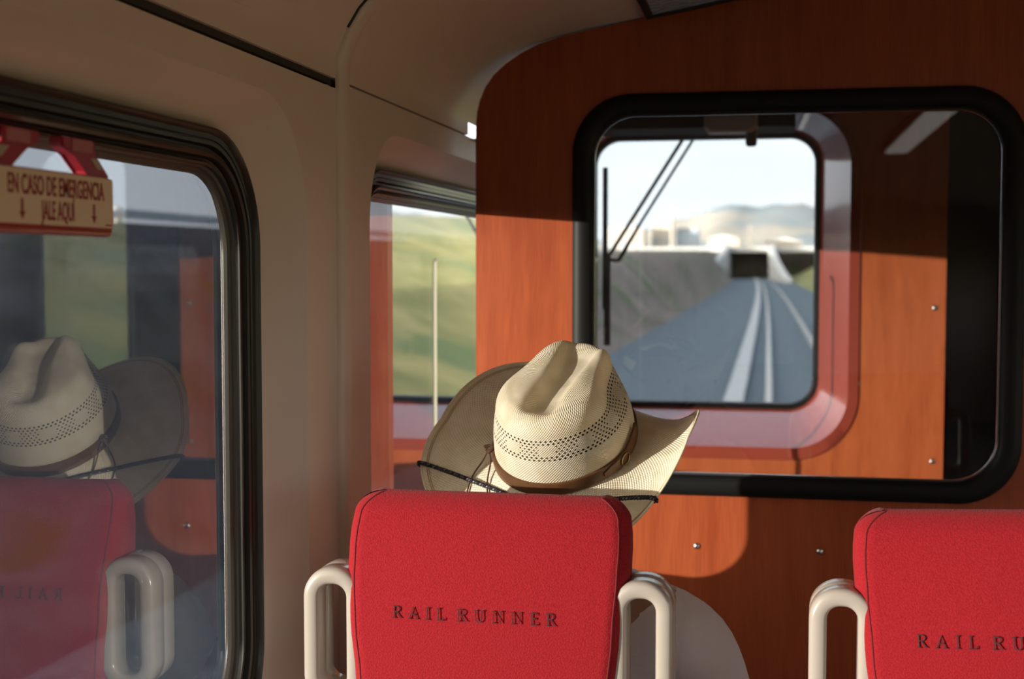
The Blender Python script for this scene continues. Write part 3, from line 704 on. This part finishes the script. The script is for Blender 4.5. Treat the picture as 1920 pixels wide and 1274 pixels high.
nodes = []; edges = []; idx = {}
add('top', (0, .02, .585), (.158, .122)); add('seat', (0, .03, .55), (.162, .122)); edges.append((0, 1))
for sg in (-1, 1): limb([((sg * .10, .11, .548), .102), ((sg * .125, .28, .548), .088), ((sg * .14, .455, .538), .072), ((sg * .14, .478, .46), .066), ((sg * .14, .46, .28), .064), ((sg * .14, .445, .12), .060)], 1)
jeans = mat('blue_denim', (.05, .08, .16), .85); noise_col(jeans, (.04, .065, .13), (.07, .11, .2), coords(jeans), 80, 4)
link('trousers', skin_mesh(nodes, edges, 1), jeans, person)
for sg in (-1, 1):
    bm = bmesh.new()
    loft(bm, [[(PX + sg * .14 + x * w + sg * .006 * k, PY + .40 + y0 + y * (1 if y > 0 else .5), z) for x, y in [(math.cos(a), .0 + .13 * math.sin(a) + .11) for a in [2 * PI * i / 24 for i in range(24)]]] for k, (z, w, y0) in enumerate(((.003, .045, 0), (.02, .047, 0), (.055, .043, -.004), (.08, .036, -.03)))], cap=True)
    obj('shoe', bm, mat('brown_boot', (.09, .05, .03), .5), person, angle=60)
# thin black cord hanging down behind the shoulder
bm = bmesh.new()
tube(bm, catmull([(-.148, 1.838, .985), (-.141, 1.832, .955), (-.147, 1.830, .93), (-.150, 1.829, .90), (-.146, 1.829, .872), (-.137, 1.832, .855)], 8), .0016, 6)
o = obj('shirt_cord', bm, M_CORD, person)

# ================================================================== emergency window handle
sx = -.652
em = empty('emergency_pull_handle', (sx, 1.14, 1.508)); O = em.location
bm = bmesh.new(); y0, y1, z0, z1 = 1.028, 1.243, 1.478, 1.537
loft(bm, [[(x - O.x, a - O.y, b - O.z) for a, b in rrect(y0 + i, y1 - i, z0 + i, z1 - i, .007, 5)] for x, i in ((sx - .016, .001), (sx - .014, 0), (sx - .002, 0), (sx, .002))], cap=True)
obj('pull_bar', bm, M_SIGNR, em)
bm = bmesh.new(); loft(bm, [[(x - O.x, a - O.y, b - O.z) for a, b in rrect(y0 + .002, y1 - .0008, z0 + .0085, z1 - .0015, .005, 5)] for x in (sx - .001, sx + .0008)], cap=True); obj('face_plate', bm, M_SIGNC, em); 
bm = bmesh.new(); tube(bm, [(sx - .001 - O.x, y - O.y, z0 + .0036 - O.z) for y in (y0 + .006, y1 - .006)], .0026, 8); obj('lower_lip', bm, mat('orange_red_lip', (.45, .08, .04), .3), em)
for yb, s in ((1.185, 1), (1.086, -1)):
    bm = bmesh.new()
    # bracket: block at the seal, sloping arm down to the end of the bar
    prof = [(-.030, .069), (.030, .069), (.031, .040), (.058, .006), (.058, -.004), (.016, -.004), (.014, .006), (-.008, .036), (-.030, .050)]
    loft(bm, [[(x - O.x, yb + s * a - O.y, z1 + b * .5 - O.z) for a, b in prof] for x in (sx - .018, sx - .004)], cap=True)
    bmesh.ops.bevel(bm, geom=list(bm.edges), offset=.0012, segments=2, affect='EDGES')
    obj('bracket', bm, M_SIGNR, em, angle=30)
    bm = bmesh.new(); box(bm, sx - .0045 - O.x, sx - .0032 - O.x, yb + s * .006 - .019 - O.y, yb + s * .006 + .019 - O.y, z1 + .0215 - O.z, z1 + .033 - O.z); obj('grip_pad', bm, mat('worn_pink_plastic', (.45, .16, .17), .6), em)
    bm = bmesh.new(); loft(bm, [[(x - O.x, yb + s * a - O.y, z1 + b - O.z) for a, b in ((.021, .017), (.036, .017), (.047, .007), (.034, .007))] for x in (sx - .0045, sx - .003)], cap=True); obj('sticker', bm, M_SIGNL, em, smooth=False)
def text_mesh(name, body, size, xs, loc, parent, m, bold=.0):
    cu = bpy.data.curves.new('t', 'FONT'); cu.body = body; cu.size = size; cu.align_x = 'CENTER'; cu.align_y = 'BOTTOM_BASELINE'; cu.extrude = .0; cu.offset = bold; cu.space_character = 1.02
    t = bpy.data.objects.new('t', cu); COL.objects.link(t); dg = bpy.context.evaluated_depsgraph_get(); dg.update(); me = bpy.data.meshes.new_from_object(t.evaluated_get(dg)); bpy.data.objects.remove(t)
    bm = bmesh.new(); bm.from_mesh(me); bmesh.ops.solidify(bm, geom=list(bm.faces), thickness=.0004)
    for v_ in bm.verts: x, y, z = v_.co; v_.co = Vector((z, x * xs, y))
    bm.to_mesh(me); bm.free(); o = link(name, me, m, parent, smooth=False); o.location = loc; return o
TX = sx + .0012 - O.x
text_mesh('lettering', 'EN CASO DE EMERGENCIA', .0245, .565, (TX, 1.1385 - O.y, 1.5135 - O.z), em, M_SIGNT, .0004)
text_mesh('lettering', 'JALE AQU\u00cd', .0245, .50, (TX, 1.1375 - O.y, 1.4915 - O.z), em, M_SIGNT, .0004)
for ya in (1.0765, 1.2035):
    bm = bmesh.new(); q = [(-.0016, .0185), (.0016, .0185), (.0016, .007), (.0048, .007), (0, 0), (-.0048, .007), (-.0016, .007)]
    loft(bm, [[(TX - d, ya + a - O.y, 1.4905 + b - O.z) for a, b in q] for d in (0, .0005)], cap=True); obj('arrow', bm, M_SIGNT, em, smooth=False)
bm = bmesh.new(); box(bm, TX - .0004, TX, 1.226 - O.y, 1.239 - O.y, 1.4885 - O.z, 1.490 - O.z); obj('small_print', bm, M_SIGNT, em, smooth=False)
tag(em, 'red and cream emergency pull handle reading EN CASO DE EMERGENCIA across the side window top', 'emergency handle')

# ================================================================== ceiling lamps and cab fittings
M_DIFF = bpy.data.materials.new('lamp_diffuser'); M_DIFF.use_nodes = True
bsdf(M_DIFF).inputs['Emission Color'].default_value = (1, .96, .9, 1); bsdf(M_DIFF).inputs['Emission Strength'].default_value = 1.1; bsdf(M_DIFF).inputs['Base Color'].default_value = (.8, .8, .78, 1)
lamp = empty('ceiling_lamp', (.62, -.55, 2.05)); O = lamp.location
bm = bmesh.new(); box(bm, -.075, .075, -1.06, 1.06, -.012, .012, .006); obj('housing', bm, M_SHELL, lamp)
bm = bmesh.new(); box(bm, -.055, .055, -1.03, 1.03, -.022, -.011, .004); obj('diffuser', bm, M_DIFF, lamp)
tag(lamp, 'long pale ceiling lamp mirrored as a slanted streak in the partition window', 'ceiling lamp')
# unlit glazed luminaire in the sloping ceiling before the partition
lum = empty('ceiling_light_panel', (-.155, 2.66, 1.978)); O = lum.location
def cz(x):
    for (xa, za), (xb, zb) in zip(COVE[:-1], COVE[1:]):
        if xa <= x <= xb: return za + (zb - za) * (x - xa) / (xb - xa)
bm = bmesh.new(); fr_ = []
xs_ = (-.262, -.250, .02)
pts = [(x, cz(x) - .004) for x in xs_]
for (ya, yb_) in ((2.30, 2.315), (2.775, 2.79)):
    loft(bm, [[(x - O.x, y - O.y, z - d - O.z) for x, z in pts] for y, d in ((ya, 0), (ya, .006), (yb_, .006), (yb_, 0))], closed=False)
loft(bm, [[(x - O.x, y - O.y, cz(x) - d - O.z) for x, d in ((-.262, .0), (-.262, .010), (-.248, .010), (-.248, .0))] for y in (2.30, 2.79)], closed=False)
obj('frame', bm, M_BLACK, lum, smooth=False)
M_PRISM = mat('prismatic_lens', (.50, .60, .74), .12, spec=.6)
pv = N(M_PRISM, 'ShaderNodeTexVoronoi'); pv.inputs['Scale'].default_value = 60; L(M_PRISM, coords(M_PRISM), pv.inputs['Vector']); bump(M_PRISM, pv.outputs['Distance'], .8, .006)
bm = bmesh.new(); loft(bm, [[(x - O.x, y - O.y, cz(x) - .005 - O.z) for x in (-.249, -.17, -.08, .02)] for y in (2.312, 2.778)], closed=False); obj('lens', bm, M_PRISM, lum, smooth=False)
tag(lum, 'unlit bluish glazed ceiling light panel at the top of the wooden partition', 'ceiling light')

bm = bmesh.new(); loft(bm, [[(x, y, z) for x, y in rrect(-.645, .062, 4.13, 4.375, .03, 4)] for z in (1.868, 1.937)], cap=True); struct(obj('trim_8', bm, M_CAB, smooth=False))
# cab camera hanging from the head lining in front of the windscreen
cc = empty('cab_camera', (-.05, 4.03, 1.9)); O = cc.location
bm = bmesh.new(); loft(bm, [[(x, y, z) for x, y in rrect(-.155 + i, .0 - i, -.05 + i, .06 - i, .02, 5)] for z, i in ((.036, 0), (-.045, 0), (-.06, .012))], cap=True); obj('housing', bm, mat('grey_housing', (.5, .46, .42), .5), cc)
bm = bmesh.new(); tube(bm, [(-.018, 0, .03), (-.018, 0, -.092), (-.018, 0, -.100)], [.017, .017, .012], 20); obj('lens_barrel', bm, mat('dark_grey_barrel', (.12, .11, .11), .4), cc)
tag(cc, 'grey camera box with a hanging barrel at the top of the front windscreen', 'camera')
# pale grab pole in the cab, seen mirrored in the side glass
gp = empty('grab_pole', (-.494, 3.725, 0))
bm = bmesh.new(); tube(bm, catmull([(0, 0, .03), (0, 0, .8), (0, 0, 1.40), (.0, .004, 1.45), (.0, .016, 1.462), (0, .03, 1.465)], 6), .006, 12); obj('pole', bm, mat('pale_pole', (.75, .70, .5), .35), gp)
bm = bmesh.new(); cyl(bm, (0, 0, 0), (0, 0, .03), .035); obj('base_flange', bm, M_SHELL, gp)
tag(gp, 'thin pale grab pole behind the partition, mirrored in the rear side window', 'grab pole')

# windscreen wiper outside the front window
wp = empty('windscreen_wiper', (-.29, 4.44, 1.90)); O = wp.location
yw = 4.455
bm = bmesh.new(); box(bm, -.562 - O.x, -.546 - O.x, yw - .006 - O.y, yw + .006 - O.y, 1.775 - O.z, 1.30 - O.z); 
box(bm, -.556 - O.x, -.534 - O.x, yw - .012 - O.y, yw - .004 - O.y, 1.49 - O.z, 1.18 - O.z); obj('blade', bm, M_BLACK, wp, smooth=False)
bm = bmesh.new(); tube(bm, [(-.285 - O.x, .02, 1.885 - O.z), (-.545 - O.x, .02, 1.475 - O.z)], .0062, 8); obj('drive_arm', bm, M_BLACK, wp)
bm = bmesh.new(); tube(bm, [(-.25 - O.x, .02, 1.885 - O.z), (-.43 - O.x, .02, 1.60 - O.z), (-.51 - O.x, .02, 1.463 - O.z)], [.0048, .0048, .0075], 8); obj('guide_arm', bm, M_BLACK, wp)
bm = bmesh.new(); tube(bm, [(-.556 - O.x, .018, 1.472 - O.z), (-.51 - O.x, .018, 1.463 - O.z)], .006, 8); obj('link_plate', bm, M_BLACK, wp)
bm = bmesh.new(); box(bm, -.31 - O.x, -.225 - O.x, -.02, .025, 1.878 - O.z, 1.93 - O.z, .004); obj('pivot_housing', bm, M_BLACK, wp)
tag(wp, 'black windscreen wiper with parallel arms outside the front window', 'windscreen wiper')

# ================================================================== outside
GZ = -1.20
def ground_mat(name, cols, scale, patch=None, rough=.95):
    m = mat(name, cols[0], rough, spec=.1); v = coords(m)
    no, r = noise_col(m, cols[0], cols[1], v, scale, 6, .32, .68, .6)
    if patch:
        n2 = N(m, 'ShaderNodeTexNoise'); n2.inputs['Scale'].default_value = patch[1]; n2.inputs['Detail'].default_value = 4; L(m, v, n2.inputs['Vector'])
        rr_ = N(m, 'ShaderNodeValToRGB'); rr_.color_ramp.elements[0].position = patch[2]; rr_.color_ramp.elements[1].position = patch[2] + .1; L(m, n2.outputs['Fac'], rr_.inputs[0])
        mx = N(m, 'ShaderNodeMix', data_type='RGBA'); L(m, rr_.outputs[0], mx.inputs[0]); L(m, r.outputs[0], mx.inputs[6]); mx.inputs[7].default_value = (*patch[0], 1); L(m, mx.outputs[2], bsdf(m).inputs['Base Color'])
    return m
M_PLAIN = ground_mat('dry_plain', ((.30, .25, .19), (.40, .35, .27)), .05)
M_BALL = ground_mat('grey_ballast', ((.055, .077, .098), (.095, .123, .150)), 9)
M_BANK = ground_mat('bare_earth_bank', ((.095, .077, .069), (.19, .16, .144)), .55, ((.075, .10, .05), .33, .54))
M_GRASS = ground_mat('green_grass', ((.105, .115, .045), (.215, .198, .092)), .35, ((.085, .115, .05), .16, .5))
def terrain(name, xs_prof, ys, m, zjit=.15, xjit=.3, seed=1):
    """strip along the track: xs_prof(y) gives cross-section points (x, z)"""
    rnd = random.Random(seed); bm = bmesh.new(); rows = []
    for y in ys:
        rows.append([(x + bend(y) + rnd.uniform(-xjit, xjit) * k, y, z + rnd.uniform(-zjit, zjit) * k) for x, z, k in xs_prof(y)])
    loft(bm, rows, closed=False); return obj(name, bm, m)
def bend(y): return -2.9 * max(0, y / 265) ** 2
ysn = [-60, -30, -10, 0, 6, 10] + [12 + i * 3 for i in range(50)] + [165 + i * 8 for i in range(13)]
bm = bmesh.new(); loft(bm, [[(-4000, -400, GZ - .25), (4000, -400, GZ - .25)], [(-4000, 5200, GZ - .25), (4000, 5200, GZ - .25)]], closed=False); struct(obj('ground', bm, M_PLAIN, smooth=False))
bm = bmesh.new(); ys_ = [-80, 0, 20, 40, 60, 80, 110, 140, 170, 200, 235, 276]
loft(bm, [[(a + bend(y), y, b) for a, b in ((-5.4, GZ - .24), (-4.7, GZ - .06), (-.5, GZ), (2.0, GZ), (4.5, GZ - .06), (5.2, GZ - .24))] for y in ys_], closed=False); struct(obj('trackbed', bm, M_BALL))
def bank_top(y):
    if y < 9: return GZ - .1
    if y < 15: return GZ + (y - 9) / 6 * 3.3
    if y < 75: return 2.1
    return 2.1 + (y - 75) / 190 * 2.2
def bl(y):
    t = bank_top(y); h = t - GZ
    return [(-4.6, GZ - .2, .3), (-5.4, GZ + h * .06, .6), (-6.4, GZ + h * .36, 1), (-7.6, GZ + h * .74, 1), (-8.7, t - h * .04, .8), (-9.6, t, .3), (-26, t + .1, .5), (-40, GZ - .2, .5)]
M_BANK_SHADE = ground_mat('shaded_bank_slope', ((.045, .048, .055), (.085, .088, .098)), 1.2, ((.05, .065, .035), .5, .58))  # near stretch of the bank coloured darker and bluer, standing for its shade
hl = struct(terrain('hill_left', bl, ysn, M_BANK, .16, .25, 3)); hl.data.materials.append(M_BANK_SHADE)
for pl in hl.data.polygons:
    if pl.center.y < 40: pl.material_index = 1
def br(y):
    k = max(0, min(1, (y - 4) / 22)); t = 2.4 * k + max(0, (y - 36)) * .047 * (1 if y < 80 else 1) if y < 80 else 4.5 - (y - 80) * .004
    t = min(t, 4.5); h = t - GZ
    return [(4.8, GZ - .2, .2), (5.8, GZ + .04 * h, .5), (8, GZ + h * .22, 1), (11, GZ + h * .52, 1), (14.5, GZ + h * .80, 1), (18, t, .6), (24, t + .2, .5), (60, GZ + h * .9, .5)]
struct(terrain('hill_right', br, ysn, M_GRASS, .13, .2, 5))
# rails, each its own
M_RAIL = mat('worn_rail_steel', (.34, .31, .28), .35, .8)
for x, lb in ((-.03, 'shiny rail nearer the left bank, running ahead to the underpass'), (1.40, 'shiny rail farther from the left bank, cut by the window edge')):
    bm = bmesh.new(); pr = [(-.07, 0), (.07, 0), (.07, .012), (.012, .03), (.012, .11), (.037, .12), (.037, .155), (-.037, .155), (-.037, .12), (-.012, .11), (-.012, .03), (-.07, .012)]
    loft(bm, [[(x + a + bend(y), y, GZ + b) for a, b in pr] for y in (-40, 0, 30, 60, 90, 120, 150, 180, 210, 240, 262)], cap=True); tag(obj('rail', bm, M_RAIL, smooth=False), lb, 'rail', 'track rails')
# sleepers: hundreds, only a blurred texture in the photo
bm = bmesh.new()
for i in range(300): box(bm, -.42 + bend(4 + i * .66), 1.79 + bend(4 + i * .66), 4 + i * .66, 4.24 + i * .66, GZ - .05, GZ - .001)
tag(obj('sleepers', bm, mat('pale_concrete_sleeper', (.15, .17, .19), .9), smooth=False), 'pale concrete sleepers half sunk in the grey ballast', 'sleepers', kind='stuff')
# pale cable trough beside the rail
bm = bmesh.new(); loft(bm, [[(a + bend(y), y, GZ + b) for a, b in ((-.86, .0), (-.86, .12), (-.50, .12), (-.50, .0))] for y in (4, 30, 60, 90, 120, 150, 180, 210, 240, 262)], closed=False); tag(obj('cable_trough', bm, mat('pale_concrete', (.27, .285, .30), .8), smooth=False), 'pale concrete cable trough beside the rail', 'cable trough')

# underpass
M_CONC = mat('light_concrete', (.55, .54, .52), .85); noise_col(M_CONC, (.30, .30, .30), (.40, .40, .395), coords(M_CONC), .8, 4)
UY = 265
up_ = empty('railway_underpass', (-4.7, UY, GZ)); O = up_.location
ux0, ux1, uz = -8.4, -.9, 4.0
bm = bmesh.new(); box(bm, ux0 - 22 - O.x, ux1 + 22 - O.x, 0, 11, uz - GZ, uz + .95 - GZ); obj('deck', bm, M_CONC, up_, smooth=False)
for a, b in ((ux0 - 1, ux0), (ux1, ux1 + 1)):
    bm = bmesh.new(); box(bm, a - O.x, b - O.x, 0, 11, 0, uz - GZ); obj('abutment', bm, M_CONC, up_, smooth=False)
bm = bmesh.new(); box(bm, ux0 - O.x, ux1 - O.x, 40, 40.5, 0, uz - GZ); obj('far_shade_wall', bm, M_BLACK, up_, smooth=False)  # black sheet standing for the shade deep in the underpass
bm = bmesh.new(); box(bm, ux0 - 1 - O.x, ux1 + 1 - O.x, 11, 40, uz - GZ, uz + .4 - GZ); box(bm, ux0 - 1 - O.x, ux0 - O.x, 11, 40, 0, uz - GZ); box(bm, ux1 - O.x, ux1 + 1 - O.x, 11, 40, 0, uz - GZ); obj('tunnel_box', bm, M_CONC, up_, smooth=False)
for sg, x0 in ((-1, ux0), (1, ux1)):
    bm = bmesh.new(); rows = []
    for k in range(9):
        t = k / 8; x = x0 + sg * (2.6 * t ** 1.5); y = -62 * t; zt = (uz + 1.0 - GZ) * (1 - t) ** 1.15 + .5
        rows.append([(x - O.x, y, -.3), (x - O.x, y, zt), (x + sg * 1.1 - O.x, y, zt), (x + sg * 1.1 - O.x, y, -.3)])
    loft(bm, rows, cap=True); obj('wing_wall', bm, M_CONC, up_, smooth=False)
tag(up_, 'pale concrete underpass with a dark opening where the track runs ahead', 'underpass')
bm = bmesh.new(); loft(bm, [[(-60, y, z), (60, y, z)] for y, z in ((UY + 12, GZ), (UY + 12, uz + .9), (UY + 60, uz + .9), (UY + 75, GZ))], closed=False); 
for v_ in bm.verts: v_.co.x *= 3
struct(obj('road_embankment', bm, M_BANK, smooth=False))

# guard rail on the left bank, seen through the side window
gr = empty('guard_rail', (-9.4, 15, 2.1))
bm = bmesh.new(); pts = [(-9.4, y, bank_top(y) + .62) for y in range(14, 76, 4)]
loft(bm, [[(p[0] + .05 - gr.location.x, p[1] - gr.location.y, p[2] - .52 + d - gr.location.z) for p in pts] for d in (-.07, -.03, 0, .03, .07)], closed=False); obj('beam', bm, mat('galvanised_beam', (.45, .52, .58), .5), gr, smooth=False)
for y in range(14, 76, 4):
    bm = bmesh.new(); box(bm, -.06, .06, y - .06 - 15, y + .06 - 15, bank_top(y) - .5 - 2.1, bank_top(y) + .2 - 2.1); obj('post', bm, M_SHELL, gr, smooth=False)
tag(gr, 'pale guard rail along the top of the dark bank, seen in the left side window', 'guard rail')

# distant hills
M_HILL = ground_mat('hazy_hill', ((.27, .25, .225), (.36, .325, .28)), .012, ((.21, .235, .25), .007, .46))  # distance haze put into the hill colours
def ridge(name, y, xs, hf, depth, m, label=None):
    bm = bmesh.new(); rnd = random.Random(hash(name) % 99); rows = []
    for k in range(9):
        t = k / 8; rows.append([(x, y - depth * (1 - t), GZ + hf(x) * (t ** 1.25) * (1 + .10 * math.sin(x * .031 + k * 1.7) * (1 - t)) + (rnd.uniform(-1, 1) * hf(x) * .03 if 0 < k < 8 else 0)) for x in xs])
    rows.append([(x, y + depth, GZ) for x in xs]); loft(bm, rows, closed=False); return struct(obj(name, bm, m))
def sm(x, pts):
    for (a, ha), (b, hb) in zip(pts[:-1], pts[1:]):
        if a <= x <= b: t = (x - a) / (b - a); t = t * t * (3 - 2 * t); return ha + (hb - ha) * t
    return pts[0][1] if x < pts[0][0] else pts[-1][1]
HP = [(-1400, 30), (-420, 52), (-330, 48), (-250, 62), (-160, 92), (-70, 113), (40, 112), (130, 104), (260, 118), (500, 84), (900, 128), (1600, 90), (2600, 60)]
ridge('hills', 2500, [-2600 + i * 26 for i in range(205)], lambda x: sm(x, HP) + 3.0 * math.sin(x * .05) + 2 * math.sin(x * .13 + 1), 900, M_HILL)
# small town beyond the embankment
M_BW = mat('cream_render', (.31, .28, .25), .8); M_BB = mat('pale_blue_sheet', (.25, .30, .37), .6); M_WIN = mat('grey_window_glass', (.24, .26, .29), .4); M_ROOF = mat('grey_roof', (.38, .37, .37), .8)  # haze over the town put into the lightened window tone
def house(x, y, w, d, h, m, label):
    r = empty('building', (x, y, GZ)); bm = bmesh.new(); box(bm, -w / 2, w / 2, 0, d, 0, h); obj('walls', bm, m, r, smooth=False)
    bm = bmesh.new(); loft(bm, [[(-w / 2 - .4, yy, h), (0, yy, h + w * .10), (w / 2 + .4, yy, h), (0, yy, h - .1)] for yy in (-.5, d + .5)], cap=True); obj('roof', bm, M_ROOF, r, smooth=False)
    n = max(2, int(w / 4))
    for i in range(n):
        bm = bmesh.new(); xx = -w / 2 + (i + .5) * w / n; box(bm, xx - .8, xx + .8, -.06, .02, h * .45, h * .72); obj('window', bm, M_WIN, r, smooth=False)
    tag(r, label, 'building')
house(-47.5, 430, 13, 10, 14.0, M_BW, 'small cream building left of the wiper arms, beyond the bank')
house(-36.0, 440, 6.5, 10, 16.5, M_BW, 'cream building just right of the wiper arms, beyond the bank')
house(-28.0, 445, 7, 10, 14.5, M_BB, 'pale blue building beyond the bank, beside the cream one')
house(-19, 520, 12, 10, 13, M_BW, 'low cream building in front of the hills, left of the underpass')
house(4, 540, 14, 10, 12, M_BW, 'low cream building straight above the underpass')
M_POLE = mat('pale_timber_pole', (.34, .31, .27), .8)
for x, y, h, lb in ((-33.8, 330, 15.5, 'pale utility pole standing beyond the left bank, leftmost of the poles'), (-24.5, 330, 17.0, 'tall pale utility pole beyond the left bank, between two other poles'), (-6, 345, 13, 'pale utility pole standing above the underpass')):
    r = empty('utility_pole', (x, y, GZ)); bm = bmesh.new(); cyl(bm, (0, 0, 0), (0, 0, h), .42, .30, 10); obj('pole', bm, M_POLE, r)
    bm = bmesh.new(); box(bm, -1.2, 1.2, -.1, .1, h - 1.3, h - 1.0); obj('cross_arm', bm, M_POLE, r, smooth=False); tag(r, lb, 'utility pole', 'utility poles beyond the bank')
